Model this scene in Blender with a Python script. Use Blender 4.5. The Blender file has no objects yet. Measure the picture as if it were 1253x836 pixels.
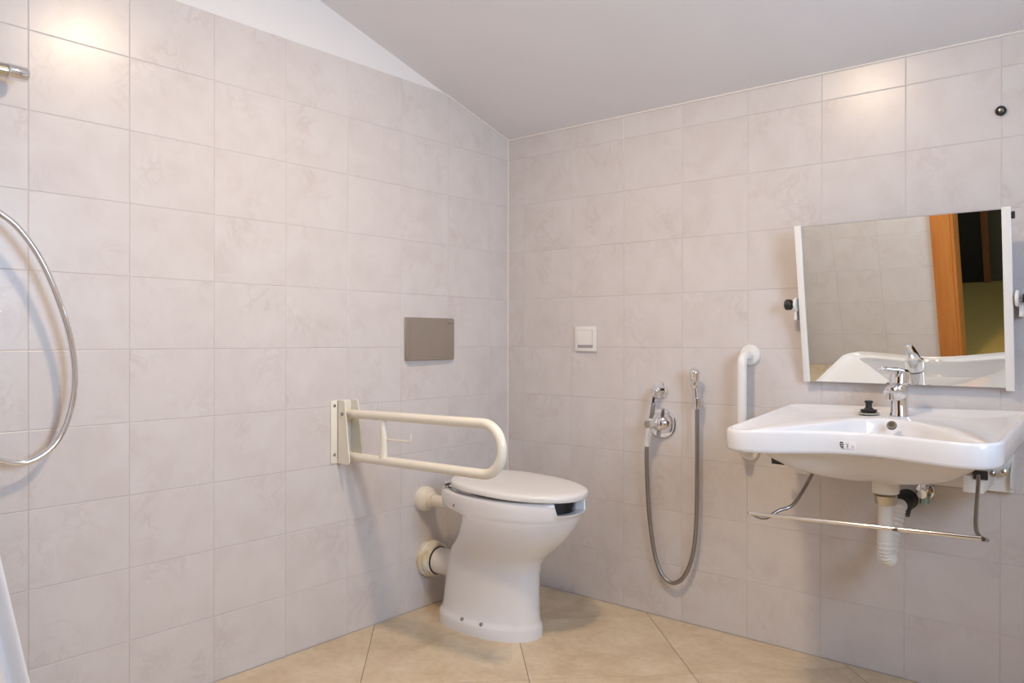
import bpy, bmesh, math, random
from mathutils import Vector, Matrix
random.seed(7)

# ---------------------------------------------------------------- camera, world, light
S = bpy.context.scene
COL = S.collection
CAM = Vector((2.19095, -2.59136, 1.0348))
YAW, PITCH, ROLL, FPX = 0.696755, -0.002406, 0.001806, 951.668
fw = Vector((-math.sin(YAW)*math.cos(PITCH), math.cos(YAW)*math.cos(PITCH), math.sin(PITCH)))
r0 = Vector((math.cos(YAW), math.sin(YAW), 0)); u0 = r0.cross(fw)
rt = r0*math.cos(ROLL) + u0*math.sin(ROLL)
up = -r0*math.sin(ROLL) + u0*math.cos(ROLL)
cd = bpy.data.cameras.new('camera'); cam = bpy.data.objects.new('camera', cd); COL.objects.link(cam)
cd.sensor_width = 36; cd.lens = FPX/1253*36; cd.clip_start = 0.01
cam.matrix_world = Matrix(((rt.x, up.x, -fw.x, CAM.x), (rt.y, up.y, -fw.y, CAM.y), (rt.z, up.z, -fw.z, CAM.z), (0, 0, 0, 1)))
S.camera = cam

def px(x, y, ax, v):
    """photo pixel -> the point on the plane axis=v that it shows"""
    d = rt*((x-626.5)/FPX) - up*((y-418)/FPX) + fw
    return CAM + d*((v-CAM[ax])/d[ax])

W = bpy.data.worlds.new('sky'); S.world = W; W.use_nodes = True
W.node_tree.nodes['Background'].inputs[0].default_value = (0.62, 0.78, 1, 1)
W.node_tree.nodes['Background'].inputs[1].default_value = 1.0
S.view_settings.view_transform = 'Standard'; S.view_settings.look = 'None'
S.view_settings.gamma = 1; S.view_settings.use_curve_mapping = False
S.view_settings.exposure = -0.22

WIN = dict(y0=-1.95, y1=-1.05, z0=1.00, z1=1.80, x=2.6)      # window in the wall behind the picture's right edge
ld = bpy.data.lights.new('window_daylight', 'AREA'); ld.shape = 'RECTANGLE'; ld.size = 0.86; ld.size_y = 0.76
ld.energy = 48; ld.color = (0.51, 0.72, 1.0)
lo = bpy.data.objects.new('window_daylight', ld); COL.objects.link(lo)
lo.location = (2.76, -1.5, 1.40); lo.rotation_euler = (0, math.radians(90), 0)

LAMP = Vector((1.13, -1.32, 2.225)); LAMP_W = 292.0; LAMP_C = (1.0, 0.77, 0.52)

# ---------------------------------------------------------------- materials
def mat(name, col, rough=0.5, metal=0.0, spec=0.5, coat=0.0):
    m = bpy.data.materials.new(name); m.use_nodes = True
    b = m.node_tree.nodes['Principled BSDF']
    b.inputs['Base Color'].default_value = (*col, 1); b.inputs['Roughness'].default_value = rough
    b.inputs['Metallic'].default_value = metal; b.inputs['Specular IOR Level'].default_value = spec
    b.inputs['Coat Weight'].default_value = coat; b.inputs['Coat Roughness'].default_value = 0.05
    return m
def nd(m, t, **k):
    n = m.node_tree.nodes.new(t)
    for a, v in k.items(): setattr(n, a, v)
    return n
def lk(m, a, b): m.node_tree.links.new(a, b)
def ramp(m, fac, stops):
    r = nd(m, 'ShaderNodeValToRGB'); e = r.color_ramp.elements
    while len(e) < len(stops): e.new(0.5)
    for q, (p, c) in zip(e, stops): q.position = p; q.color = (*c, 1)
    lk(m, fac, r.inputs[0]); return r.outputs[0]
def shifted(m):
    """object coordinates pushed to a different place of the noise for every object"""
    tc = nd(m, 'ShaderNodeTexCoord'); oi = nd(m, 'ShaderNodeObjectInfo')
    mu = nd(m, 'ShaderNodeMath', operation='MULTIPLY'); mu.inputs[1].default_value = 37.0
    lk(m, oi.outputs['Random'], mu.inputs[0])
    va = nd(m, 'ShaderNodeVectorMath', operation='ADD'); lk(m, tc.outputs['Object'], va.inputs[0]); lk(m, mu.outputs[0], va.inputs[1])
    return va.outputs[0]
def noise(m, vec, scale, detail=3, rough=0.5, dist=0.0):
    n = nd(m, 'ShaderNodeTexNoise'); n.inputs['Scale'].default_value = scale; n.inputs['Detail'].default_value = detail
    n.inputs['Roughness'].default_value = rough; n.inputs['Distortion'].default_value = dist
    lk(m, vec, n.inputs['Vector']); return n.outputs['Fac']
def mixc(m, fac, a, b, mode='MIX'):
    x = nd(m, 'ShaderNodeMix', data_type='RGBA', blend_type=mode)
    if isinstance(fac, float): x.inputs[0].default_value = fac
    else: lk(m, fac, x.inputs[0])
    for i, c in ((6, a), (7, b)):
        if isinstance(c, tuple): x.inputs[i].default_value = (*c, 1)
        else: lk(m, c, x.inputs[i])
    return x.outputs[2]
def bump(m, h, strength, dist=0.002):
    b = nd(m, 'ShaderNodeBump'); b.inputs['Strength'].default_value = strength; b.inputs['Distance'].default_value = dist
    lk(m, h, b.inputs['Height']); lk(m, b.outputs[0], m.node_tree.nodes['Principled BSDF'].inputs['Normal'])

def m_walltile():
    m = mat('glazed_wall_tile', (.7, .63, .6), 0.27, spec=0.42)
    v = shifted(m)
    base = ramp(m, noise(m, v, 9, 4, .55, .4), [(0.30, (.640, .588, .568)), (0.50, (.668, .622, .604)), (0.68, (.684, .642, .626))])
    ve = noise(m, v, 11, 6, .66, .7)
    vein = ramp(m, ve, [(0.455, (0, 0, 0)), (0.495, (1, 1, 1)), (0.52, (1, 1, 1)), (0.555, (0, 0, 0))])
    pt = ramp(m, noise(m, v, 6, 2), [(0.48, (0, 0, 0)), (0.70, (.30, .30, .30))])
    f = mixc(m, 1.0, vein, pt, 'MULTIPLY')
    c = mixc(m, f, base, (.52, .44, .42))
    lk(m, c, m.node_tree.nodes['Principled BSDF'].inputs['Base Color'])
    bump(m, noise(m, v, 70, 2), 0.10, 0.001)
    return m
def m_floortile():
    m = mat('beige_floor_tile', (.6, .47, .3), 0.33, spec=0.4)
    v = shifted(m)
    base = ramp(m, noise(m, v, 5, 6, .6, .6), [(0.30, (.56, .425, .27)), (0.5, (.67, .53, .36)), (0.70, (.74, .62, .45))])
    sp = ramp(m, noise(m, v, 40, 4, .6), [(0.35, (.80, .80, .80)), (0.6, (1, 1, 1))])
    lk(m, mixc(m, 0.5, base, sp, 'MULTIPLY'), m.node_tree.nodes['Principled BSDF'].inputs['Base Color'])
    bump(m, noise(m, v, 25, 3), 0.08, 0.002)
    return m
def m_paint(name, col, rough=.7):
    m = mat(name, col, rough, spec=.3)
    tc = nd(m, 'ShaderNodeTexCoord'); n = noise(m, tc.outputs['Object'], 3, 4)
    lk(m, ramp(m, n, [(.3, tuple(c*.97 for c in col)), (.7, col)]), m.node_tree.nodes['Principled BSDF'].inputs['Base Color'])
    bump(m, noise(m, tc.outputs['Object'], 120, 2), .06, .001)
    return m
def m_wood(name, a, b):
    m = mat(name, a, .35); tc = nd(m, 'ShaderNodeTexCoord')
    mp = nd(m, 'ShaderNodeMapping'); mp.inputs['Scale'].default_value = (18, 18, 1.2); lk(m, tc.outputs['Object'], mp.inputs[0])
    lk(m, ramp(m, noise(m, mp.outputs[0], 3, 5, .6, .8), [(.3, a), (.7, b)]), m.node_tree.nodes['Principled BSDF'].inputs['Base Color'])
    return m
def m_rust():
    m = mat('rusty_chrome', (.8, .8, .82), .12, 1.0)
    tc = nd(m, 'ShaderNodeTexCoord'); n = noise(m, tc.outputs['Object'], 16, 3, .6)
    f = ramp(m, n, [(.655, (0, 0, 0)), (.69, (1, 1, 1))])
    b = m.node_tree.nodes['Principled BSDF']
    lk(m, mixc(m, f, (.82, .81, .80), (.16, .07, .035)), b.inputs['Base Color'])
    inv = nd(m, 'ShaderNodeMath', operation='SUBTRACT'); inv.inputs[0].default_value = 1.0
    lk(m, f, inv.inputs[1]); lk(m, inv.outputs[0], b.inputs['Metallic'])
    ro = nd(m, 'ShaderNodeMath', operation='MULTIPLY_ADD'); ro.inputs[1].default_value = .5; ro.inputs[2].default_value = .14
    lk(m, f, ro.inputs[0]); lk(m, ro.outputs[0], b.inputs['Roughness'])
    return m
def m_hose():
    m = mat('ribbed_metal_hose', (.36, .345, .33), .34, 1.0)
    tc = nd(m, 'ShaderNodeTexCoord'); n = noise(m, tc.outputs['Object'], 300, 1)
    bump(m, n, .25, .001); return m
def m_collar():
    m = mat('yellowed_collar', (.75, .7, .58), .4)
    tc = nd(m, 'ShaderNodeTexCoord')
    lk(m, ramp(m, noise(m, tc.outputs['Object'], 22, 4), [(.35, (.62, .50, .28)), (.6, (.78, .74, .63))]), m.node_tree.nodes['Principled BSDF'].inputs['Base Color'])
    return m
def m_glass():
    m = bpy.data.materials.new('window_glass'); m.use_nodes = True; t = m.node_tree; t.nodes.clear()
    o = t.nodes.new('ShaderNodeOutputMaterial'); mx = t.nodes.new('ShaderNodeMixShader'); mx.inputs[0].default_value = .06
    a = t.nodes.new('ShaderNodeBsdfTransparent'); b = t.nodes.new('ShaderNodeBsdfGlossy'); b.inputs['Roughness'].default_value = .02
    t.links.new(a.outputs[0], mx.inputs[1]); t.links.new(b.outputs[0], mx.inputs[2]); t.links.new(mx.outputs[0], o.inputs[0]); return m
def m_emit(name, col, s):
    m = bpy.data.materials.new(name); m.use_nodes = True; b = m.node_tree.nodes['Principled BSDF']
    b.inputs['Base Color'].default_value = (.9, .9, .9, 1)
    b.inputs['Emission Color'].default_value = (*col, 1); b.inputs['Emission Strength'].default_value = s; return m
M = dict(
    tile=m_walltile(), grout=mat('grey_grout', (.62, .57, .55), .8), ftile=m_floortile(), fgrout=mat('dark_floor_joint', (.10, .075, .05), .9),
    plaster=m_paint('white_plaster', (.82, .80, .79)), ceil=m_paint('ceiling_paint', (.84, .81, .80)), trim=mat('cream_sealant', (.86, .80, .74), .5),
    ceramic=mat('white_ceramic', (.80, .79, .80), .10, coat=.3), lid=mat('matt_white_lid', (.77, .75, .73), .28),
    cream=mat('cream_lacquer', (.83, .78, .67), .22), white=mat('white_lacquer', (.82, .80, .77), .2),
    plastic=mat('white_plastic', (.80, .77, .74), .35), chrome=mat('chrome', (.83, .83, .84), .07, 1.0), steel=mat('brushed_steel', (.47, .42, .36), .38, 1.0),
    darksteel=mat('dark_steel', (.34, .32, .30), .25, 1.0), brass=mat('tarnished_chrome', (.60, .56, .46), .22, 1.0), black=mat('black_rubber', (.018, .017, .016), .5), mirror=mat('mirror_silver', (.92, .94, .91), .0, 1.0),
    rust=m_rust(), hose=m_hose(), collar=m_collar(), pipe=mat('pale_plastic_pipe', (.80, .76, .70), .4), glass=m_glass(),
    wood=m_wood('orange_wood', (.52, .17, .03), (.62, .23, .05)), dwood=m_wood('dark_wood', (.20, .07, .02), (.28, .10, .03)),
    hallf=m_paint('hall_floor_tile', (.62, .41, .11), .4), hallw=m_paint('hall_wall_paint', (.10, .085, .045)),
    curtain=mat('white_curtain', (.80, .80, .82), .6), ink=mat('black_ink', (.03, .03, .03), .6), paper=mat('sticker_paper', (.86, .84, .84), .5),
    greyink=mat('grey_ink', (.35, .33, .34), .6), teal=mat('green_cap', (.30, .42, .38), .3, .6), lamp=m_emit('lamp_glass', LAMP_C, 0.0))

# ---------------------------------------------------------------- mesh helpers
def meshdata(name, V, F, m, sharp=35):
    me = bpy.data.meshes.new(name); me.from_pydata([tuple(v) for v in V], [], F); me.validate()
    bm = bmesh.new(); bm.from_mesh(me); bmesh.ops.recalc_face_normals(bm, faces=bm.faces); bm.to_mesh(me); bm.free()
    me.materials.append(m)
    for p in me.polygons: p.use_smooth = True
    me.set_sharp_from_angle(angle=math.radians(sharp)); return me
def obj(name, VF, m, parent=None, sharp=35):
    V, F = VF; off = parent.matrix_basis.translation if parent and parent.type == 'EMPTY' else Vector()
    if parent and parent.parent: off = parent.parent.location
    o = bpy.data.objects.new(name, meshdata(name, [Vector(v)-off for v in V], F, m, sharp)); COL.objects.link(o)
    if parent: o.parent = parent
    return o
def sub(name, VF, m, part, sharp=35):
    """sub-part: its part sits at its thing's origin"""
    V, F = VF; off = part.parent.location if part.parent else Vector()
    o = bpy.data.objects.new(name, meshdata(name, [Vector(v)-off for v in V], F, m, sharp)); COL.objects.link(o); o.parent = part; return o
def thing(name, label, cat, loc, group=None):
    o = bpy.data.objects.new(name, None); COL.objects.link(o); o.location = loc; o.empty_display_size = .05
    return tag(o, label, cat, group)
def tag(o, label, cat, group=None):
    o['label'] = label; o['category'] = cat
    if group: o['group'] = group
    return o
def struct(name, VF, m, label=None, sharp=35):
    o = obj(name, VF, m, None, sharp); o['kind'] = 'structure'
    if label: o['label'] = label
    return o
def join(*vfs):
    V, F = [], []
    for v, f in vfs:
        n = len(V); V += list(v); F += [[i+n for i in q] for q in f]
    return V, F
def box(a, b, bev=0.0, seg=2):
    lo_, hi = [min(p, q) for p, q in zip(a, b)], [max(p, q) for p, q in zip(a, b)]
    bm = bmesh.new(); bmesh.ops.create_cube(bm, size=1)
    for v in bm.verts: v.co = Vector([lo_[i]+(v.co[i]+.5)*(hi[i]-lo_[i]) for i in range(3)])
    if bev: bmesh.ops.bevel(bm, geom=list(bm.edges), offset=bev, segments=seg, profile=.5, affect='EDGES')
    bm.verts.index_update(); r = ([v.co.copy() for v in bm.verts], [[v.index for v in f.verts] for f in bm.faces]); bm.free(); return r
def xform(VF, mtx): return [mtx @ Vector(v) for v in VF[0]], VF[1]
def prism(poly, fn, d0, d1):
    """2-D polygon extruded; fn(a, b, d) -> point"""
    n = len(poly); V = [fn(a, b, d0) for a, b in poly] + [fn(a, b, d1) for a, b in poly]
    return V, [list(range(n))[::-1], list(range(n, 2*n))] + [[i, (i+1) % n, n+(i+1) % n, n+i] for i in range(n)]
def loops(L, cap0=True, cap1=True):
    n = len(L[0]); V = [p for l in L for p in l]; F = []
    for k in range(len(L)-1):
        for i in range(n):
            j = (i+1) % n; F.append([k*n+i, k*n+j, (k+1)*n+j, (k+1)*n+i])
    if cap0: F.append(list(range(n))[::-1])
    if cap1: F.append([(len(L)-1)*n+i for i in range(n)])
    return V, F
def frame(d):
    d = d.normalized(); a = Vector((0, 0, 1)) if abs(d.z) < .9 else Vector((1, 0, 0))
    x = a.cross(d).normalized(); return x, d.cross(x)
def lathe(p0, axis, prof, n=32):
    """prof: (distance along axis, radius)"""
    p0 = Vector(p0); ax = Vector(axis).normalized(); x, y = frame(ax)
    return loops([[p0+ax*h+(x*math.cos(2*math.pi*i/n)+y*math.sin(2*math.pi*i/n))*max(r, 1e-5) for i in range(n)] for h, r in prof])
def tube(pts, r, n=16, closed=False):
    pts = [Vector(p) for p in pts]; N = len(pts); R = r if isinstance(r, (list, tuple)) else [r]*N; L = []; x = None
    for i in range(N):
        t = (pts[min(i+1, N-1)]-pts[max(i-1, 0)]).normalized()
        if x is None: x, _ = frame(t)
        x = (x-t*x.dot(t)).normalized(); y = t.cross(x)
        L.append([pts[i]+(x*math.cos(2*math.pi*k/n)+y*math.sin(2*math.pi*k/n))*R[i] for k in range(n)])
    return loops(L)
def fillet(pts, r, seg=8):
    pts = [Vector(p) for p in pts]; out = [pts[0]]
    for i in range(1, len(pts)-1):
        a, b, c = pts[i-1], pts[i], pts[i+1]; u, v = (a-b).normalized(), (c-b).normalized(); ang = u.angle(v)
        d = min(r/math.tan(ang/2), (a-b).length*.49, (c-b).length*.49); rr = d*math.tan(ang/2)
        ce = b+(u+v).normalized()*(rr/math.sin(ang/2)); s, e = b+u*d-ce, b+v*d-ce; tot = s.angle(e); axn = s.cross(e).normalized()
        for k in range(seg+1): out.append(ce+Matrix.Rotation(tot*k/seg, 3, axn) @ s)
    return out+[pts[-1]]
def spline(pts, seg=10, closed=False):
    pts = [Vector(p) for p in pts]; N = len(pts); out = []
    g = (lambda i: pts[i % N]) if closed else (lambda i: pts[max(0, min(N-1, i))])
    for i in range(N if closed else N-1):
        a, b, c, d = g(i-1), g(i), g(i+1), g(i+2)
        for k in range(seg):
            t = k/seg; out.append(.5*((2*b)+(c-a)*t+(2*a-5*b+4*c-d)*t*t+(3*b-a-3*c+d)*t**3))
    return out if closed else out+[pts[-1]]
def clip(poly, nx, ny, c):
    """keep nx*a + ny*b <= c"""
    out = []
    for i, p in enumerate(poly):
        q = poly[(i+1) % len(poly)]; dp, dq = nx*p[0]+ny*p[1]-c, nx*q[0]+ny*q[1]-c
        if dp <= 0: out.append(p)
        if dp*dq < 0: t = dp/(dp-dq); out.append((p[0]+(q[0]-p[0])*t, p[1]+(q[1]-p[1])*t))
    return out
def inset(poly, d):
    """shrink a convex polygon (counter-clockwise)"""
    out = poly; n = len(poly); A = sum(poly[i][0]*poly[(i+1) % n][1]-poly[(i+1) % n][0]*poly[i][1] for i in range(n))
    s = 1 if A > 0 else -1
    for i in range(n):
        p, q = poly[i], poly[(i+1) % n]; ex, ey = q[0]-p[0], q[1]-p[1]; l = math.hypot(ex, ey)
        if l < 1e-6: continue
        nx, ny = s*ey/l, -s*ex/l; out = clip(out, nx, ny, nx*p[0]+ny*p[1]-d)
    return out

# ---------------------------------------------------------------- room shell
ROWH, ROW1, TW = 0.20188, 0.19767, 0.25
CZ, CS = 1.903, 0.281                      # ceiling height at the right wall, and its slope
XR, YD = 2.60, -2.35                       # window wall, door wall
JOINT = 0.0018
rows = [0.0] + [ROW1+ROWH*i for i in range(12)]
TILETOP = ROW1+ROWH*9
ceilz = lambda y: CZ-CS*y
floor = struct('floor', box((-.13, YD-.0005, -.12), (XR+.12, .13, -.0015)), M['fgrout'], 'bathroom floor of beige tiles laid diagonally')
wl = struct('wall_left', prism([(0.12, -.1), (YD-.12, -.1), (YD-.12, ceilz(YD-.12)+.05), (.12, ceilz(.12)+.05)], lambda a, b, d: (d, a, b), -.13, -.0012), M['grout'], 'tiled wall behind the toilet')
wr = struct('wall_right', box((-.0012, .0012, -.1), (XR+.12, .13, CZ+.02)), M['grout'], 'tiled wall behind the washbasin')
ceil_ = struct('ceiling', prism([(.13, ceilz(.13)), (YD-.12, ceilz(YD-.12)), (YD-.12, ceilz(YD-.12)+.12), (.13, ceilz(.13)+.12)], lambda a, b, d: (d, a, b), -.13, XR+.12), M['ceil'], 'sloping painted ceiling')
pz = [(YD, TILETOP-JOINT), (YD, ceilz(YD)+.01), (0, ceilz(0)+.01), (0, CZ), (-(TILETOP-CZ)/CS, TILETOP-JOINT)]
o = obj('plaster_band', prism(pz, lambda a, b, d: (d, a, b), -.0012, .0004), M['plaster'], wl)
y1 = -(TILETOP-CZ)/CS
struct('trim_1', tube([(0.002, 0.0, ceilz(0)-.001), (0.002, y1, ceilz(y1)-.001)], .0032, 8), M['trim'], 'pale sealant bead under the sloping ceiling')
struct('trim_2', tube([(0.0, -.002, CZ-.001), (XR, -.002, CZ-.001)], .0032, 8), M['trim'], 'pale sealant bead along the right wall top')
struct('trim_3', tube([(0.0005, -.0005, 0.0), (0.0005, -.0005, CZ)], .0022, 8), M['trim'], 'pale sealant bead in the wall corner')

TILES = {}
def tile(poly, fn_key, fn, parent, c):
    """one glazed tile: chamfered slab; poly is relative to c; alike slabs share mesh data"""
    key = (fn_key, tuple((round(a, 4), round(b, 4)) for a, b in poly))
    if key not in TILES:
        V = []; P0 = inset(poly, JOINT*.5); P1 = inset(poly, JOINT*.5+.0012)
        if len(P1) != len(P0): P1 = P0
        L = [[fn(a, b, 0.0012+.0002) for a, b in P0], [fn(a, b, .0006) for a, b in P0], [fn(a, b, 0) for a, b in P1]]
        TILES[key] = meshdata('tile', *loops(L), M['ftile'] if fn_key == 'f' else M['tile'], 12)
    o = bpy.data.objects.new('tile', TILES[key]); COL.objects.link(o); o.parent = parent; o.location = c; return o
def rect(a0, a1, b0, b1): return [(a0, b0), (a1, b0), (a1, b1), (a0, b1)]
# left wall
cols = [0.0] + [-(1.87117-TW*k) for k in range(7, -3, -1)] + [YD]
cols = [c for c in cols if c >= YD]
for i in range(len(cols)-1):
    for j in range(10):
        a0, a1, b0, b1 = cols[i+1], cols[i], rows[j], rows[j+1]
        p = clip(rect(a0, a1, b0, b1), CS, 1, CZ-.0005)
        if len(p) < 3: continue
        cx, cy = (a0+a1)/2, (b0+b1)/2
        tile([(a-cx, b-cy) for a, b in p], 'l', lambda a, b, d: (-d, a, b), wl, (0, cx, cy))
# right wall
cols = [0.0] + [0.08706+TW*k for k in range(0, 11)]
cols = [c for c in cols if c < XR] + [XR]
for i in range(len(cols)-1):
    for j in range(9):
        a0, a1, b0, b1 = cols[i], cols[i+1], rows[j], min(rows[j+1], CZ)
        if j == 9: b1 = CZ
        cx, cy = (a0+a1)/2, (b0+b1)/2
        tile([(a-cx, b-cy) for a, b in rect(a0, a1, b0, b1)], 'r', lambda a, b, d: (a, d, b), wr, (cx, 0, cy))
for i in range(len(cols)-1):
    a0, a1, b0, b1 = cols[i], cols[i+1], rows[9], CZ
    cx, cy = (a0+a1)/2, (b0+b1)/2
    tile([(a-cx, b-cy) for a, b in rect(a0, a1, b0, b1)], 'r', lambda a, b, d: (a, d, b), wr, (cx, 0, cy))
# floor, laid on the diagonal
FP, FU, FV = 0.5085, 0.524, -0.020
h = math.sqrt(.5)
for i in range(-1, 9):
    for j in range(-6, 6):
        u, v = FU+FP*i, FV+FP*j
        q = [((a+b)*h, (b-a)*h) for a, b in ((u, v), (u+FP, v), (u+FP, v+FP), (u, v+FP))]
        p = q
        for nx, ny, c in ((-1, 0, 0), (1, 0, XR), (0, 1, 0), (0, -1, -YD)): p = clip(p, nx, ny, c)
        if len(p) < 3: continue
        area = abs(sum(p[k][0]*p[(k+1) % len(p)][1]-p[(k+1) % len(p)][0]*p[k][1] for k in range(len(p))))/2
        if area < 1e-4: continue
        cx, cy = (q[0][0]+q[2][0])/2, (q[0][1]+q[2][1])/2
        p2 = [(a-cx, b-cy) for a, b in p]
        tile(p2, 'f', lambda a, b, d: (a, b, -d), floor, (cx, cy, 0))

# window wall (out of the picture): opening, frame, pane
w = WIN
wy, wz0, wz1 = (YD-.12, .12), w['z0'], w['z1']
def wallbox(y0, y1_, z0, z1_): return prism([(y0, z0), (y1_, z0), (y1_, min(z1_, ceilz(y1_)+.05)), (y0, min(z1_, ceilz(y0)+.05))], lambda a, b, d: (d, a, b), XR, XR+.13)
ww = struct('wall_window', join(wallbox(YD-.12, w['y0'], -.1, 9), wallbox(w['y1'], .12, -.1, 9), wallbox(w['y0'], w['y1'], -.1, wz0), wallbox(w['y0'], w['y1'], wz1, 9)), M['plaster'], 'plain wall with the window')
wf = struct('window_1', join(*[box((XR+.03, a, b), (XR+.09, c, d), .004) for a, b, c, d in ((w['y0'], wz0, w['y0']+.05, wz1), (w['y1']-.05, wz0, w['y1'], wz1), (w['y0']+.05, wz0, w['y1']-.05, wz0+.05), (w['y0']+.05, wz1-.05, w['y1']-.05, wz1))]), M['white'], 'white framed window')
obj('pane', box((XR+.055, w['y0']+.05, wz0+.05), (XR+.060, w['y1']-.05, wz1-.05)), M['glass'], wf)
# door wall, seen in the mirror
DX0, DX1, DZ = 1.30, 2.27, 2.10
wd = struct('wall_door', join(box((-.13, YD-.12, -.1), (DX0, YD-.0012, 2.7)), box((DX1, YD-.12, -.1), (XR+.13, YD-.0012, 2.7)), box((DX0, YD-.12, DZ), (DX1, YD-.0012, 2.7))), M['grout'], 'tiled wall with the doorway')
cols = [0.0, .18, .43, .68, .93, DX0-.09]
for i in range(len(cols)-1):
    for j in range(10):
        a0, a1, b0, b1 = cols[i], cols[i+1], rows[j], rows[j+1]; cx, cy = (a0+a1)/2, (b0+b1)/2
        tile([(a-cx, b-cy) for a, b in rect(a0, a1, b0, b1)], 'd', lambda a, b, d: (a, -d, b), wd, (cx, YD, cy))
obj('plaster_band', box((0, YD-.0012, rows[10]), (XR, YD+.0002, 2.56)), M['plaster'], wd)
df = struct('door_1', join(box((DX0-.02, YD-.13, 0), (DX0+.02, YD+.004, DZ)), box((DX1-.02, YD-.13, 0), (DX1+.02, YD+.004, DZ)), box((DX0-.02, YD-.13, DZ-.02), (DX1+.02, YD+.004, DZ+.02))), M['wood'], 'orange wooden door frame')
for a, b, c, d in ((DX0-.09, 0, DX0+.005, DZ+.07), (DX1-.005, 0, DX1+.09, DZ+.07), (DX0+.005, DZ-.005, DX1-.005, DZ+.07)):
    obj('casing', box((a, YD, b), (c, YD+.016, d), .005), M['wood'], df)
# hall beyond the door
HY = -4.0
struct('floor_hall', box((-1.0, HY, -.12), (4.0, YD-.001, -.001)), M['hallf'], 'yellowish hall floor')
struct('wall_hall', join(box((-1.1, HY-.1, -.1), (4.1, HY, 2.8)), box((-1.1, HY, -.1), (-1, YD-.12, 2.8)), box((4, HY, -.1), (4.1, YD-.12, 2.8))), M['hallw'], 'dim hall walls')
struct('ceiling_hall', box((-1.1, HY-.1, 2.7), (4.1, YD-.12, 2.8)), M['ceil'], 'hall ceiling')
struct('door_2', box((1.19, HY, 0), (1.235, HY+.035, 2.1), .004), M['dwood'], 'dark wooden door frame in the hall')
struct('dark_doorway', box((.38, HY, 0), (1.19, HY+.02, 2.06), .003), mat('doorway_darkness', (.012, .008, .005), .5), 'dark panel painted as the unlit door opening in the hall')  # flat panel, darkness of the open doorway put into its colour

# ---------------------------------------------------------------- ceiling lamp (out of the picture)
lamp = thing('ceiling_lamp', 'small round ceiling lamp in the middle of the bathroom ceiling', 'lamp', (LAMP.x, LAMP.y, ceilz(LAMP.y)))
dn = Vector((0, 0, -1)); c0 = Vector((LAMP.x, LAMP.y, LAMP.z+.012))
obj('base', lathe(c0-dn*.075, dn, [(0, .098), (.062, .098), (.074, .102), (.076, .098), (.074, .092)]), M['white'], lamp)
obj('diffuser', lathe(c0-dn*.002, dn, [(0, .090)]+[(.016*math.sin(t*math.pi/16), .090*math.cos(t*math.pi/16)) for t in range(1, 8)]+[(.016, .0)]), M['lamp'], lamp)
M['lamp'].node_tree.nodes['Principled BSDF'].inputs['Emission Strength'].default_value = LAMP_W

# ---------------------------------------------------------------- toilet
TY = -0.475
t = thing('toilet', 'white ceramic floor-standing toilet with closed lid and open-front notched rim', 'toilet', (.31, TY, 0))
NA = 120
def tsec(z, xb, xf, hw, xc=None, nb=2.4, nf=2.0):
    xc = xb+(xf-xb)*.52 if xc is None else xc; L = []
    for i in range(NA):
        th = 2*math.pi*(i+.5)/NA; c, s = math.cos(th), math.sin(th); n = nf if c >= 0 else nb
        e = 2.0/n; a = (xf-xc) if c >= 0 else (xc-xb)
        L.append(Vector((xc+a*math.copysign(abs(c)**e, c), TY+hw*math.copysign(abs(s)**e, s), z)))
    return L
RIM = .500
secs = [(0, .105, .540, .130, .32), (.034, .106, .539, .129, .32), (.041, .109, .537, .126, .32), (.048, .114, .534, .121, .32), (.058, .119, .532, .1165, .32), (.10, .124, .530, .111, .32), (.16, .130, .529, .108, .33), (.22, .142, .530, .108, .34),
        (.255, .162, .538, .114, .36, 2.8), (.285, .190, .562, .126, .38, 3.2), (.32, .232, .604, .144, .40, 3.6), (.36, .270, .645, .161, .42, 4), (.40, .294, .675, .173, .44, 4.5), (.42, .300, .686, .177, .445, 4.5)]
def body_loops():
    L = [tsec(*s) for s in secs]
    L += [tsec(.428, .302, .690, .178, .445, 4.5), tsec(.434, .215, .692, .179, .445, 2.9), tsec(.438, .150, .694, .180, .45), tsec(.448, .138, .698, .181, .45), tsec(.468, .136, .704, .182, .45), tsec(.490, .138, .706, .183, .45), tsec(.498, .143, .703, .179, .45)]
    L += [tsec(RIM, .150, .697, .173, .45), tsec(RIM-.001, .275, .676, .150, .45, 2.2), tsec(RIM-.008, .282, .670, .143, .45, 2.2), tsec(.42, .29, .655, .130, .45, 2.2), tsec(.34, .31, .60, .10, .45, 2), tsec(.27, .34, .52, .06, .43, 2)]
    # front notch of the open rim
    for l in L[14:]:
        for i, v in enumerate(l):
            th = 2*math.pi*(i+.5)/NA; th = th if th < math.pi else th-2*math.pi
            k = max(0.0, min(1.0, (NOT-abs(th))/.05)); k = k*k*(3-2*k)
            top = .450
            if v.z > top: v.z = v.z*(1-k)+(top+(v.z-top)*.12)*k
    return L
NOT = .50
bowl = obj('bowl', loops(body_loops()), M['ceramic'], t, 50)
def lidsec(z, k, zt=0):
    return [Vector((p.x, p.y, z)) for p in tsec(z, .205+(1-k)*.1, .717-(1-k)*.1, .187*k if k > .9 else .187-(1-k)*.1, .45, 2.7, 2.05)]
L = [lidsec(.512, .93), lidsec(.511, .985), lidsec(.514, 1.0), lidsec(.524, 1.0), lidsec(.529, .985), lidsec(.532, .95), lidsec(.535, .7), lidsec(.536, .2)]
lid = obj('lid', xform(loops(L), Matrix.Translation((.45, 0, .52)) @ Matrix.Rotation(math.radians(2.0), 4, 'Y') @ Matrix.Translation((-.45, 0, -.52))), M['lid'], t, 40)
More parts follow.
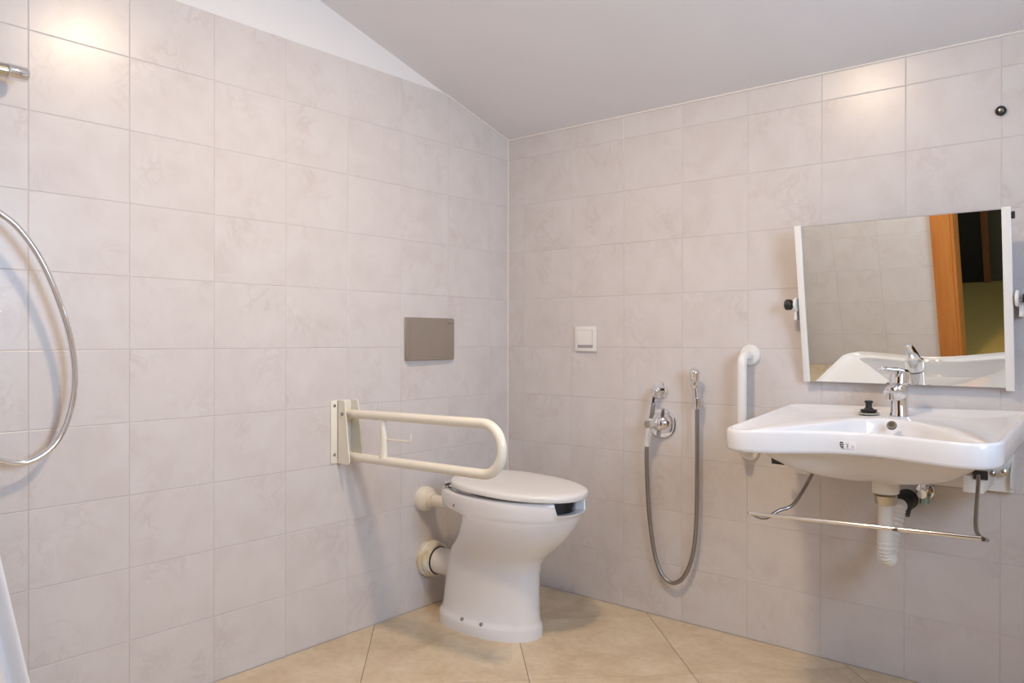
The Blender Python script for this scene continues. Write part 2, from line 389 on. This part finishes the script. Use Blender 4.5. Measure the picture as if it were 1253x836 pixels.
for s in (-1, 1):
    hg = obj('hinge', join(lathe((.215, TY+s*.118, RIM-.002), (0, 0, 1), [(0, .016), (.006, .016), (.008, .008), (.022, .008)]), tube([(.215, TY+s*.118-.02, RIM+.017), (.215, TY+s*.118+.02, RIM+.017)], .009, 12)), M['chrome'], t)
def to_px(P):
    d = Vector(P)-CAM; return 626.5+FPX*d.dot(rt)/d.dot(fw), 418-FPX*d.dot(up)/d.dot(fw)
edge = [q for q in tsec(.047, .112, .534, .1225, .32) if q.y < TY]
for tx in (566, 590):
    p = min(edge, key=lambda q: abs(to_px(q)[0]-tx))
    obj('screw', lathe(p+Vector((0, .002, -.003)), (0, -.5, .85), [(0, .0065), (.006, .0065), (.009, .003)], 12), M['darksteel'], t)
edge = [q for z in (.450, .456, .462, .468) for q in tsec(z, .137, .703, .1815, .45) if q.y < TY]
p = min(edge, key=lambda q: (to_px(q)[0]-555)**2+(to_px(q)[1]-618)**2)
obj('screw_hole', lathe(p+Vector((.0012, .0012, 0)), (-.75, -.65, 0), [(0, .005), (.0028, .005)], 12), M['black'], t)
cz = .420
obj('inlet_pipe', tube([(.02, TY-.03, cz), (.23, TY-.03, cz)], [.022, .022]), M['cream'], t)
obj('inlet_collar', lathe((0, TY-.03, cz), (1, 0, 0), [(0, .048), (.02, .048), (.034, .042), (.042, .030), (.06, .027), (.062, .02)]), M['cream'], t)
dz = .185
obj('drain_pipe', tube([(.01, TY, dz), (.17, TY, dz)], .049, 32), M['pipe'], t)
obj('drain_seal', lathe((.04, TY, dz), (1, 0, 0), [(0, .053), (.016, .053), (.018, .050)], 40), M['black'], t)
obj('drain_collar', lathe((0, TY, dz), (1, 0, 0), [(0, .070), (.018, .070), (.022, .066), (.048, .064), (.054, .060), (.054, .052), (.03, .052)], 40), M['collar'], t)

# ---------------------------------------------------------------- folding support rail
BY = -.888
g = thing('folding_grab_bar', 'cream folding support rail with long U-shaped arm beside the toilet', 'grab bar', (0, BY, .60))
wp = obj('wall_plate', box((.0002, -.945, .607), (.005, -.828, .824), .002), M['cream'], g)
for yy in (-.931, -.840):
    for zz in (.637, .806): sub('screw', lathe((.005, yy, zz), (1, 0, 0), [(0, .0055), (.0015, .0055), (.0028, .003)], 12), M['darksteel'], wp)
for yy in (-.916, -.860):
    prof = [(.004, .607), (.062, .607), (.070, .613), (.045, .818), (.040, .824), (.004, .824)]
    obj('bracket_cheek', prism(prof, lambda a, b, d: (a, d, b), yy-.002, yy+.002), M['cream'], g)
obj('bracket_back', box((.004, -.918, .612), (.008, -.858, .820)), M['cream'], g)
pu0, pu1 = px(432, 506.5, 1, BY), px(587, 518, 1, BY); pl1, pl0 = px(587, 580, 1, BY), px(437, 559.5, 1, BY)
dx = .152
zu = lambda x: pu0.z+(pu1.z-pu0.z)*(x-pu0.x)/(pu1.x-pu0.x)
zl = lambda x: pl0.z+(pl1.z-pl0.z)*(x-pl0.x)/(pl1.x-pl0.x)
xe = px(619.5, 553, 1, BY).x-.016
path = fillet([(.022, BY, zu(.022)), (xe, BY, zu(xe)), (xe, BY, zl(xe)), (.03, BY, zl(.03))], .078, 14)
obj('arm_tube', tube(path, .0152, 20), M['cream'], g)
xb = px(470, 540, 1, BY).x
br = obj('cross_brace', tube([(xb-.004, BY, zl(xb)), (xb-.001, BY, zl(xb)+.03), (xb, BY, (zu(xb)+zl(xb))/2), (xb-.004, BY, zu(xb)-.03), (xb-.010, BY, zu(xb))], [.015, .0125, .0125, .011, .009], 16), M['cream'], g)
h0, h1, h2 = px(474, 538, 1, BY), px(502, 541, 1, BY), px(503, 531, 1, BY)
sub('paper_hook', tube(fillet([h0, h1, h2], .006, 5), .0032, 10), M['cream'], br)
pv = px(419, 507, 1, -.918)
obj('pivot_bolt', tube([(pv.x, -.922, pv.z), (pv.x, -.854, pv.z)], .006, 14), M['darksteel'], g)

# ---------------------------------------------------------------- flush plate
f = thing('flush_plate', 'brushed steel flush plate on the wall above the toilet', 'flush plate', (0, -.48, .955))
obj('frame', box((.0002, -.606, .954), (.008, -.350, 1.119), .002), M['steel'], f)
obj('push_panel', prism([(.008, -.603), (.012, -.603), (.024, -.597), (.016, -.353), (.008, -.353)], lambda a, b, d: (a, b, d), .957, 1.116), M['steel'], f)
obj('keyhole_mark', box((.0175, -.390, 1.098), (.0195, -.362, 1.101)), M['darksteel'], f)

# ---------------------------------------------------------------- light switch
p0, p1 = px(703.5, 399.5, 1, -.008), px(729.5, 430.5, 1, -.008)
s = thing('light_switch', 'square white light switch on the tiled wall', 'light switch', ((p0.x+p1.x)/2, 0, p1.z))
cx, cz_ = (p0.x+p1.x)/2, (p0.z+p1.z)/2; hw, hh = (p1.x-p0.x)/2, (p0.z-p1.z)/2
obj('frame', box((cx-hw, -.0002, cz_-hh), (cx+hw, -.010, cz_+hh), .003), M['plastic'], s)
k = .68
obj('rocker', prism([(-.009, cz_-hh*k), (-.0095, cz_-hh*k), (-.0145, cz_+hh*k-.004), (-.013, cz_+hh*k), (-.009, cz_+hh*k)], lambda a, b, d: (d, a, b), cx-hw*k, cx+hw*k), M['plastic'], s)
obj('rocker_gap', box((cx-hw*k-.0012, -.0098, cz_-hh*k-.0012), (cx+hw*k+.0012, -.0103, cz_+hh*k+.0012)), M['greyink'], s)

# ---------------------------------------------------------------- bidet shower set
def rosette(c, r, n=(0, -1, 0)): return lathe(c, n, [(0, r), (.005, r), (.009, r*.94), (.010, r*.86), (.010, r*.5)], 40)
mc = px(811, 518, 1, 0)
m_ = thing('mixer_tap', 'round chrome concealed mixer tap with a lever beside the light switch wall hose', 'tap', (mc.x, 0, mc.z))
m_['label'] = 'round chrome wall mixer tap with stubby lever below the hose outlet'
obj('rosette', rosette(mc+Vector((0, -.0002, 0)), .057), M['chrome'], m_)
obj('cartridge', lathe(mc+Vector((0, -.012, 0)), (0, -1, 0), [(0, .026), (.022, .024), (.034, .021), (.038, .014)]), M['chrome'], m_)
lv = mc+Vector((-.002, -.040, .001))
obj('lever', tube([lv+Vector((.004, .01, 0)), lv+Vector((-.002, -.03, .001)), lv+Vector((-.006, -.062, .002))], [.012, .0125, .0135], 20), M['chrome'], m_)
oc = px(809, 477, 1, 0)
b = thing('bidet_shower', 'chrome bidet hand shower with grey hose hanging in a loop from wall outlet', 'hand shower', (oc.x, 0, oc.z))
obj('outlet_rosette', rosette(oc+Vector((0, -.0002, 0)), .031), M['chrome'], b)
e1 = px(803, 478, 1, -.045); e2 = px(800.5, 486, 1, -.045)
obj('outlet_elbow', tube(fillet([oc+Vector((0, -.008, 0)), Vector((oc.x, -.045, oc.z)), e1, e2], .012, 6), .0105, 16), M['chrome'], b)
hp = [px(*a, 1, d) for a, d in (((800.5, 486), -.045), ((798, 505), -.052), ((794, 525), -.05), ((791.5, 545), -.047), ((791.5, 575), -.04), ((794, 625), -.034), ((800, 672), -.03), ((808, 699), -.03), ((816, 710), -.03), ((825, 713.5), -.03), ((835, 708), -.032), ((844, 692), -.034), ((850, 665), -.036), ((852.5, 625), -.04), ((853, 575), -.042), ((853, 530), -.044), ((853, 500), -.046))]
hs = spline(hp, 8)
obj('hose', tube(hs, .0076, 14), M['hose'], b)
obj('hose_sleeve', tube([px(797, 512, 1, -.052), px(794, 525, 1, -.05), px(791.5, 546, 1, -.0465)], [.0092, .0108, .0092], 16), M['pipe'], b)
obj('hose_nut', tube([px(800.5, 485, 1, -.045), px(799.5, 493, 1, -.048)], .0108, 8), M['chrome'], b)
q = [px(853, 501, 1, -.046), px(852.5, 490, 1, -.046), px(851, 476, 1, -.048), px(850, 465, 1, -.052), px(850, 456, 1, -.060), px(850.5, 451, 1, -.066)]
obj('handset', tube(spline(q, 6), [.0125]*8+[.0135]*6+[.0155]*5+[.0175]*4+[.0185]*4+[.017, .0145, .0095, .004], 20), M['chrome'], b)
bc = px(858, 492, 1, 0)
wb = thing('hand_shower_bracket', 'small chrome wall bracket holding the bidet hand shower', 'bracket', (bc.x, 0, bc.z-.02))
obj('wall_pad', box((bc.x-.012, -.0002, bc.z-.018), (bc.x+.012, -.012, bc.z+.018), .003), M['chrome'], wb)
hc = px(853, 492, 1, -.046)
obj('clip', join(lathe(hc+Vector((0, 0, -.016)), (0, 0, 1), [(0, .0145), (0, .0165), (.03, .0175), (.03, .0145)], 24), box((hc.x-.004, -.03, hc.z-.010), (bc.x+.004, -.010, hc.z+.008), .002)), M['chrome'], wb)

# ---------------------------------------------------------------- white vertical grab rail
ft, fb = px(918, 434.5, 1, 0), px(918, 551, 1, 0)
gx = ft.x; fb = Vector((gx, 0, .655))
v = thing('wall_grab_rail', 'short white vertical grab rail beside the washbasin', 'grab rail', (gx, 0, fb.z-.03))
obj('rail_tube', tube(fillet([(gx, -.004, ft.z), (gx, -.068, ft.z), (gx, -.068, fb.z), (gx, -.004, fb.z)], .040, 10), .0165, 20), M['white'], v)
for c in (ft, fb): obj('flange', lathe((gx, -.0002, c.z), (0, -1, 0), [(0, .037), (.006, .037), (.012, .033), (.014, .024), (.014, .016)], 36), M['white'], v)

# ---------------------------------------------------------------- washbasin (tilted a little: hung on an adjustable bracket)
def sz(x, y): return .8248+.0205*(x-1.237)+.063*(y+.01)
BX0, BX1, BF, TAPER = 1.242, 1.916, -.580, .012
bcx, bcy = 1.59, -.37
def outline():
    P = []; r1, r2 = .022, .058
    def arc(cx, cy, r, a0, a1, n=10):
        for i in range(n+1):
            a = math.radians(a0+(a1-a0)*i/n); P.append((cx+r*math.cos(a), cy+r*math.sin(a)))
    arc(BX1-r1, -.008-r1, r1, 0, 90); arc(BX0+r1, -.008-r1, r1, 90, 180); arc(BX0+TAPER+r2, BF+r2, r2, 180, 270)
    xa, xb_ = BX0+TAPER+r2, BX1-r2
    for i in range(1, 40):
        s_ = i/40; P.append((xa+(xb_-xa)*s_, BF+.062*math.sin(math.pi*s_)**1.6))
    arc(BX1-r2, BF+r2, r2, 270, 360); return P
def basin_outline():
    k = [(1.318, -.527), (1.378, -.44), (1.455, -.325), (1.515, -.235), (1.59, -.200), (1.668, -.235), (1.75, -.33), (1.82, -.44), (1.882, -.528), (1.80, -.522), (1.70, -.496), (1.59, -.486), (1.47, -.496), (1.38, -.523)]
    return [(p.x, p.y) for p in spline([Vector((a, b_, 0)) for a, b_ in k], 8, True)]
def cast(poly, n=144):
    out = []
    for i in range(n):
        a = 2*math.pi*i/n+.01; dx_, dy = math.cos(a), math.sin(a); best = None
        for j in range(len(poly)):
            p, q_ = poly[j], poly[(j+1) % len(poly)]; ex, ey = q_[0]-p[0], q_[1]-p[1]; den = dx_*ey-dy*ex
            if abs(den) < 1e-12: continue
            tt = ((p[0]-bcx)*ey-(p[1]-bcy)*ex)/den; ss = ((p[0]-bcx)*dy-(p[1]-bcy)*dx_)/den
            if tt > 0 and -1e-9 <= ss <= 1+1e-9 and (best is None or tt > best): best = tt
        out.append((bcx+dx_*best, bcy+dy*best))
    return out
O = cast(outline()); B = cast(basin_outline())
def lerp(A, B_, k): return [(a[0]+(b_[0]-a[0])*k, a[1]+(b_[1]-a[1])*k) for a, b_ in zip(A, B_)]
def insetl(A, d): return [(a[0]+(bcx-a[0])*d/math.hypot(bcx-a[0], bcy-a[1]), a[1]+(bcy-a[1])*d/math.hypot(bcx-a[0], bcy-a[1])) for a in A]
def lev(A, dz): return [Vector((x, y, sz(x, y)+dz)) for x, y in A]
dr = [(1.59, -.30)]*len(O)
UB = [(bcx+(x-bcx)*.90, -.02+(y+.02)*.86) for x, y in lerp(O, B, .35)]
LL = [lev(lerp(insetl(UB, 0), dr, .90), -.168), lev(lerp(UB, dr, .72), -.160), lev(lerp(UB, dr, .5), -.146), lev(lerp(UB, dr, .28), -.122), lev(lerp(UB, dr, .10), -.090), lev(UB, -.062), lev(lerp(O, UB, .5), -.054), lev(insetl(O, .020), -.055),
      lev(insetl(O, .008), -.060), lev(insetl(O, .002), -.057), lev(insetl(O, .0002), -.050), lev(O, -.030), lev(O, -.008), lev(insetl(O, .003), -.002), lev(insetl(O, .008), 0), lev(insetl(O, .014), -.002), lev(insetl(O, .020), -.006),
      lev(lerp(insetl(O, .024), B, .5), -.009), lev(insetl(B, -.004), -.0095), lev(B, -.011), lev(insetl(B, .004), -.016), lev(lerp(B, dr, .06), -.026), lev(lerp(B, dr, .15), -.056), lev(lerp(B, dr, .30), -.080), lev(lerp(B, dr, .5), -.108), lev(lerp(B, dr, .75), -.128), lev(lerp(B, dr, .93), -.136)]
wbz = thing('washbasin', 'wide white ceramic washbasin with concave front edge hung on the wall', 'washbasin', (1.58, 0, .62))
obj('basin', loops(LL), M['ceramic'], wbz, 60)
oh = px(1091, 521.5, 1, -.248)
obj('overflow_ring', lathe(oh+Vector((0, .004, 0)), (0, -.75, .5), [(0, .013), (.006, .013), (.008, .011), (.008, .0085), (.005, .008)], 28), mat('dull_overflow_metal', (.16, .14, .13), .45, .5), wbz)
obj('overflow_hole', lathe(oh+Vector((0, .003, .001)), (0, -.75, .5), [(0, .0086), (.0072, .0086)], 20), M['black'], wbz)
def front_pt(x, y):
    """point on the basin's front face seen at a photo pixel"""
    best = None
    d = rt*((x-626.5)/FPX)-up*((y-418)/FPX)+fw
    for i in range(600):
        yy = -.64+i*.0003; p = CAM+d*((yy-CAM.y)/d.y); s_ = max(0, min(1, (p.x-BX0-TAPER-.058)/(BX1-BX0-TAPER-.116)))
        if yy >= BF+.062*math.sin(math.pi*s_)**1.6: return p
st = [front_pt(*a) for a in ((1026.3, 539.3), (1047.5, 541), (1047.5, 550), (1026.8, 548.7))]
def quad(P, lift, th=.0004):
    n = (P[1]-P[0]).cross(P[3]-P[0]).normalized(); n = n if n.y < 0 else -n
    return loops([[p+n*lift for p in P], [p+n*(lift+th) for p in P]])
def inside(a0, b0, a1, b1):
    f_ = lambda a, b_: (st[0]*(1-a)+st[1]*a)*(1-b_)+(st[3]*(1-a)+st[2]*a)*b_
    return [f_(a0, b0), f_(a1, b0), f_(a1, b1), f_(a0, b1)]
sk = obj('sticker', quad(st, .0003), M['paper'], wbz)
sub('printed_mark', join(*[quad(inside(a, b_, c, d), .0009, .0002) for a, b_, c, d in ((.06, .12, .26, .30), (.05, .38, .16, .62), (.19, .36, .28, .60), (.07, .68, .26, .84), (.14, .86, .28, .95))]), M['ink'], sk)
sub('printed_lines', join(*[quad(inside(a, b_, c, d), .0009, .0002) for a, b_, c, d in ((.38, .30, .60, .38), (.46, .42, .54, .92), (.40, .62, .58, .68), (.72, .50, .80, .58), (.78, .62, .90, .68), (.72, .76, .92, .84), (.2, .99, .97, 1.0))]), M['greyink'], sk)
# bracket
bk = obj('wall_bracket', box((1.315, -.0002, .608), (1.872, -.030, .735), .003), M['white'], wbz)
sub('end_flange', prism([(-.0002, .608), (-.055, .625), (-.055, .66), (-.0002, .735)], lambda a, b_, d: (d, a, b_), 1.868, 1.873), M['white'], bk)
for xx in (1.80, 1.345):
    arm = sub('bracket_arm', box((xx-.022, -.028, .626), (xx+.026, -.20, .672), .002), M['white'], bk)
for a, m2, r_ in (((1186.5, 577.5), 'darksteel', .009), ((1214, 580), 'darksteel', .008), ((1228, 578.5), 'brass', .010)):
    p = px(*a, 1, -.202 if a[0] < 1220 else -.055); sub('bolt', lathe(p+Vector((0, .004, 0)), (.2, -1, 0), [(0, r_), (.006, r_), (.008, r_*.6)], 14), M[m2], bk)
p = px(1200, 581.5, 1, -.202); sub('end_plug', box((p.x-.017, -.199, p.z-.012), (p.x+.017, -.208, p.z+.012), .002), M['black'], bk)
p = px(951, 563, 1, -.15); sub('end_plug', prism([(p.x-.016, p.z+.013), (p.x-.014, p.z-.012), (p.x+.024, p.z-.012), (p.x+.02, p.z-.002)], lambda a, b_, d: (a, d, b_), -.10, -.16), M['black'], bk)

# ---------------------------------------------------------------- basin tap
tp = Vector((1.603, -.128, 0)); tp.z = sz(tp.x, tp.y)-.0085
fa = thing('basin_tap', 'chrome single-lever mixer tap standing on the washbasin', 'tap', tp)
def ring(c, ru, rv, u_, v_, n=28): return [c+u_*(ru*math.cos(2*math.pi*i/n))+v_*(rv*math.sin(2*math.pi*i/n)) for i in range(n)]
X, Y, Z = Vector((1, 0, 0)), Vector((0, 1, 0)), Vector((0, 0, 1))
fd = Vector((-.10, -1, 0)).normalized(); fs = Vector((-fd.y, fd.x, 0))
def seat(l): return [q+Z*(sz(q.x, q.y)-sz(tp.x, tp.y)) for q in l]
obj('body', loops([(seat if h_ < .008 else list)(ring(tp+Z*h_+fd*o_, a, b_, fd, fs)) for h_, o_, a, b_ in ((0, 0, .027, .027), (.006, 0, .027, .027), (.010, 0, .0245, .0245), (.05, .002, .0235, .0235), (.082, .003, .0245, .024), (.088, .003, .024, .0235))]), M['chrome'], fa)
sp = [tp+Z*.062+fd*.005, tp+Z*.070+fd*.035, tp+Z*.073+fd*.060, tp+Z*.069+fd*.078]
obj('spout', tube(spline(sp, 5), [.023]*4+[.0205]*4+[.018]*4+[.0165]*3+[.013], 20), M['chrome'], fa)
obj('aerator', lathe(tp+Z*.066+fd*.072, (0, 0, -1), [(0, .012), (.016, .012), (.018, .0095)], 20), M['chrome'], fa)
obj('cartridge_cap', loops([ring(tp+Z*h_+fd*o_, a, b_, fd, fs) for h_, o_, a, b_ in ((.089, .003, .0225, .0225), (.094, .003, .0275, .027), (.112, .000, .029, .028), (.127, -.004, .027, .026), (.134, -.006, .017, .017))]), M['chrome'], fa)
fl = Vector((-.36, -.93, 0)).normalized()
lvp = [tp+Z*.124+fl*-.016, tp+Z*.132+fl*.015, tp+Z*.135+fl*.045, tp+Z*.137+fl*.072, tp+Z*.137+fl*.088, tp+Z*.142+fl*.095]
ls = Vector((-fl.y, fl.x, 0))
LV = spline(lvp, 5); nL = len(LV)
obj('lever', loops([ring(p_, .020-.010*i/nL, .0085-.005*i/nL, ls, Z, 16) for i, p_ in enumerate(LV)]), M['chrome'], fa)

# ---------------------------------------------------------------- plug lying by the tap
pp = px(1063, 504.5, 1, -.14); pp = Vector((pp.x, -.14, sz(pp.x, -.14)-.0085))
pg = thing('basin_plug', 'black and chrome pop-up drain plug resting on the basin deck', 'drain plug', pp)
obj('plug_disc', lathe(pp, Z, [(0, .024), (.003, .030), (.006, .031), (.008, .026)], 32), M['brass'], pg)
obj('plug_seal', lathe(pp+Z*.008, Z, [(0, .019), (.003, .023), (.007, .023), (.009, .013), (.012, .012)], 28), M['black'], pg)
obj('plug_stem', lathe(pp+Z*.019, Z, [(0, .0095), (.015, .0085), (.016, .0115), (.022, .0115), (.023, .008)], 20), M['black'], pg)

# ---------------------------------------------------------------- towel rail under the basin
tb = thing('towel_rail', 'thin rusty chrome towel rail under the washbasin front', 'towel rail', (1.6, -.5, .55))
TYF = -.53
ta, tz_ = px(921, 628, 1, TYF), px(1203, 659.5, 1, TYF)
l0 = px(960, 627, 1, TYF+.05)
la = [px(995, 578, 1, -.30), px(973, 616, 1, -.42), px(951, 631, 1, -.455), px(935, 633.5, 1, -.475), px(921, 628.5, 1, TYF)]
ra = [px(1197, 592, 1, -.30), px(1195, 640, 1, -.42), px(1199, 655, 1, -.46), px(1207, 661.5, 1, -.48), px(1203, 659.5, 1, TYF)]
obj('rod', tube([px(916.5, 628, 1, TYF), px(950, 631.6, 1, TYF), px(1150, 653.5, 1, TYF), px(1201, 659, 1, TYF)], .0052, 14), M['rust'], tb)
la = [px(997, 570, 1, -.26), px(995, 578, 1, -.28), px(972, 616, 1, -.40), px(953, 625, 1, -.435), px(936, 634, 1, -.47), px(921, 629.5, 1, -.495), px(917, 628, 1, TYF)]
ra = [px(1197, 582, 1, -.26), px(1197, 592, 1, -.28), px(1194, 640, 1, -.40), px(1198, 656, 1, -.43), px(1208, 661, 1, -.47), px(1203, 660, 1, TYF)]
for k_ in (la, ra): obj('rail_arm', tube(spline(k_, 6), .0050, 12), M['darksteel'], tb)

# ---------------------------------------------------------------- waste trap and angle valve
TYY = -.27; TX = px(1083.5, 640, 1, TYY).x
pzz = lambda y: px(1083.5, y, 1, TYY).z
tr = thing('waste_trap', 'white plastic waste trap with corrugated hose under the washbasin', 'waste pipe', (TX, TYY, pzz(693)))
obj('tailpiece', lathe((TX, TYY, pzz(604)), Z, [(0, .030), (.003, .0345), (.034, .0345), (.039, .036)], 32), M['pipe'], tr)
obj('lock_ring', lathe((TX, TYY, pzz(617)), Z, [(0, .024), (.001, .028), (.020, .030), (.024, .031), (.027, .026)], 32), M['brass'], tr)
zt = pzz(655)
obj('straight_pipe', lathe((TX, TYY, zt), Z, [(0, .0215), (.03, .0195), (pzz(616)-zt, .0190)], 28), M['pipe'], tr)
rc = px(1110, 611, 1, 0)
hk = rc+Vector((-.004, -.050, -.012))
obj('rubber_collar', join(lathe(rc+Vector((0, -.0002, 0)), (0, -1, 0), [(0, .031), (.006, .031), (.010, .030)], 28), tube(spline([rc+Vector((0, -.004, 0)), rc+Vector((0, -.030, 0)), hk, hk+Vector((-.003, -.012, -.022))], 5), [.029]*12+[.0285]*4, 24)), M['black'], tr)
cp = [Vector((TX, TYY, zt+.004)), Vector((TX, TYY, pzz(672))), Vector((TX, TYY+.008, pzz(682))), Vector((TX, TYY+.035, pzz(687))), px(1088, 678, 1, -.17), px(1092, 658, 1, -.12), px(1096, 636, 1, -.09), px(1100, 620, 1, -.075), hk+Vector((-.003, -.008, -.012)), hk]
cs = spline(cp, 14)
obj('corrugated_hose', tube(cs, [.0205+(.0020 if i % 4 < 2 else -.0006) if i > 6 else .0212 for i in range(len(cs))], 20), M['pipe'], tr)
ac = px(1133, 603, 1, 0)
av = thing('angle_valve', 'small chrome angle valve on the wall under the washbasin', 'valve', (ac.x, 0, ac.z-.03))
obj('rosette', rosette(ac+Vector((0, -.0002, .006)), .026), M['chrome'], av)
obj('valve_body', join(tube([ac+Vector((0, -.008, .006)), ac+Vector((0, -.040, .006))], .0115, 16), tube([ac+Vector((0, -.03, .006)), ac+Vector((0, -.034, .032))], .008, 12)), M['chrome'], av)
obj('valve_knob', tube([ac+Vector((0, -.040, .006)), ac+Vector((.001, -.058, .004))], [.012, .0135], 16), M['chrome'], av)
obj('valve_cap', tube([ac+Vector((.004, -.034, -.004)), ac+Vector((.004, -.034, -.026))], [.013, .014], 12), M['teal'], av)

# ---------------------------------------------------------------- tilting mirror
mi = thing('tilting_mirror', 'rectangular tilting mirror with white side frames above the washbasin', 'mirror', (1.584, -.08, .90))
mb, mt = Vector((0, -.030, .900)), Vector((0, -.1205, 1.393))
mu = (mt-mb).normalized(); mn = Vector((0, -mu.z, mu.y)); MX0, MX1 = 1.292, 1.876; MH = (mt-mb).length
mm = Matrix(((1, 0, 0, 0), (0, mu.y, mn.y, mb.y), (0, mu.z, mn.z, mb.z), (0, 0, 0, 1)))     # x, along mirror, out of mirror
mbox = lambda a, b_, bev=0: xform(box(a, b_, bev), mm)
obj('glass', mbox((MX0+.012, .002, -.005), (MX1-.012, MH-.002, 0)), M['mirror'], mi)
obj('backing', mbox((MX0+.014, .004, -.009), (MX1-.014, MH-.004, -.0052)), M['darksteel'], mi)
for a, b_ in ((MX0, MX0+.020), (MX1-.022, MX1)): obj('side_frame', mbox((a, -.006 if a > 1.5 else 0, -.014), (b_, MH+.004, .004), .0015), M['white'], mi)
mz = 1.150; my = -.072
for s_, x0 in ((-1, MX0), (1, MX1)):
    a = Vector((x0, my, mz)); 
    obj('pivot', tube([a-X*s_*.004, a+X*s_*.045], .006, 12), M['darksteel'], mi)
    obj('pivot_washer', lathe(a+X*s_*.006, X*s_, [(0, .022), (.004, .023), (.008, .021), (.009, .010)], 28), M['white'], mi)
    obj('knob', lathe(a+X*s_*.022, X*s_, [(0, .010), (.004, .016), (.008, .018), (.020, .018), (.024, .014)], 10), M['black'], mi)
    obj('wall_mount', box((x0+s_*.012, -.0002, mz-.05), (x0+s_*.022, my+.01, mz+.012), .002), M['white'], mi)
obj('clip', mbox((MX1, MH-.03, -.012), (MX1+.008, MH-.010, .000), .002), M['black'], mi)

# ---------------------------------------------------------------- black grommet in the wall
gc = px(1225, 136, 1, 0)
gr = thing('cable_grommet', 'small round black grommet high on the tiled wall', 'grommet', (gc.x, 0, gc.z-.015))
obj('rim', lathe(gc+Vector((0, -.0002, 0)), (0, -1, 0), [(0, .0135), (.008, .0135), (.011, .011), (.010, .008), (.004, .007)], 24), M['black'], gr)
obj('plug', lathe(gc+Vector((.001, -.001, .001)), (0, -1, 0), [(0, .0075), (.007, .007), (.008, .004)], 16), M['darksteel'], gr)

# ---------------------------------------------------------------- shower on the left wall
SX = .060
sc = px(34, 93.5, 0, SX)
ry = px(-2.5, 60, 0, SX).y-.008
sh = thing('shower_rail_set', 'chrome shower riser rail with slider and metal hose loop on the wall', 'shower', (SX, ry, .75))
obj('riser_rail', tube([(SX, ry, 1.05), (SX, ry, 2.0)], .010, 16), M['chrome'], sh)
for zz in (1.10, 1.95): obj('rail_mount', lathe((-.0 if 0 else .0002, ry, zz), X, [(0, .02), (.008, .02), (.012, .013), (.06, .012)], 24), M['chrome'], sh)
sl = obj('slider', lathe((SX, ry-.03, sc.z+.002), Y, [(0, .012), (.004, .0155), (.055, .0165)], 28), M['brass'], sh)
dl = sc.y-ry
obj('slider_knob', lathe((SX, ry+.0255, sc.z+.002), Y, [(0, .0165), (.002, .019), (dl-.03, .0185), (dl-.026, .016)], 28), M['chrome'], sh)
hx = .055
hp = [px(*a, 0, d) for a, d in (((-70, 246), .07), ((-25, 248), .07), ((0, 261), .068), ((24, 281), .066), ((50, 318), .062), ((72, 368), .058), ((87, 418), .055), ((91.5, 465), .053), ((84, 510), .052), ((66, 545), .052), ((36, 565), .052), ((5, 565), .052), ((-30, 552), .055), ((-60, 525), .06))]
hp = [Vector((SX, ry-.10, 1.30))] + hp[1:] + [Vector((.06, ry-.18, .86)), Vector((.05, ry-.2, 1.02))]
obj('hose', tube(spline(hp, 10), .0078, 14), M['chrome'], sh)
obj('mixer_bar', tube([(.05, ry-.32, 1.05), (.05, ry-.08, 1.05)], .022, 20), M['chrome'], sh)

# ---------------------------------------------------------------- shower curtain, lower hem showing at the left edge
def curtain():
    n, mrow = 60, 18; V, F = [], []
    e_top, e_bot = Vector((.42, -2.13, 1.95)), px(30, 836, 0, .30)
    for r_ in range(mrow+1):
        k_ = r_/mrow; z = 1.95*(1-k_)+.03*k_
        s_ = max(0, (1.05-z)/1.05); ye = max(-2.26, -2.005+.051*(.524-z)/.261) if z < .70 else max(-2.26, -2.039-.20*(z-.70)*2)
        for i in range(n+1):
            a = i/n; y = ye-(.33+.25*s_)*a*.55
            x_ = .24+.030*math.cos(a*26)*(.35+.65*k_)+.20*a
            V.append(Vector((x_, max(y, YD+.02), z)))
    for r_ in range(mrow):
        for i in range(n): q0 = r_*(n+1)+i; F.append([q0, q0+1, q0+n+2, q0+n+1])
    return V, F
cu = thing('shower_curtain', 'white shower curtain hem flaring out beside the shower hose wall', 'curtain', (.3, -2.2, .03))
cu['label'] = 'white shower curtain with soft folds hanging below the shower hose'
cc = obj('fabric', curtain(), M['curtain'], cu, 180)
so = cc.modifiers.new('thickness', 'SOLIDIFY'); so.thickness = .002
obj('curtain_rod', tube([(.24, -2.349, 1.97), (.24, -2.16, 1.97)], .012, 14), M['white'], cu)
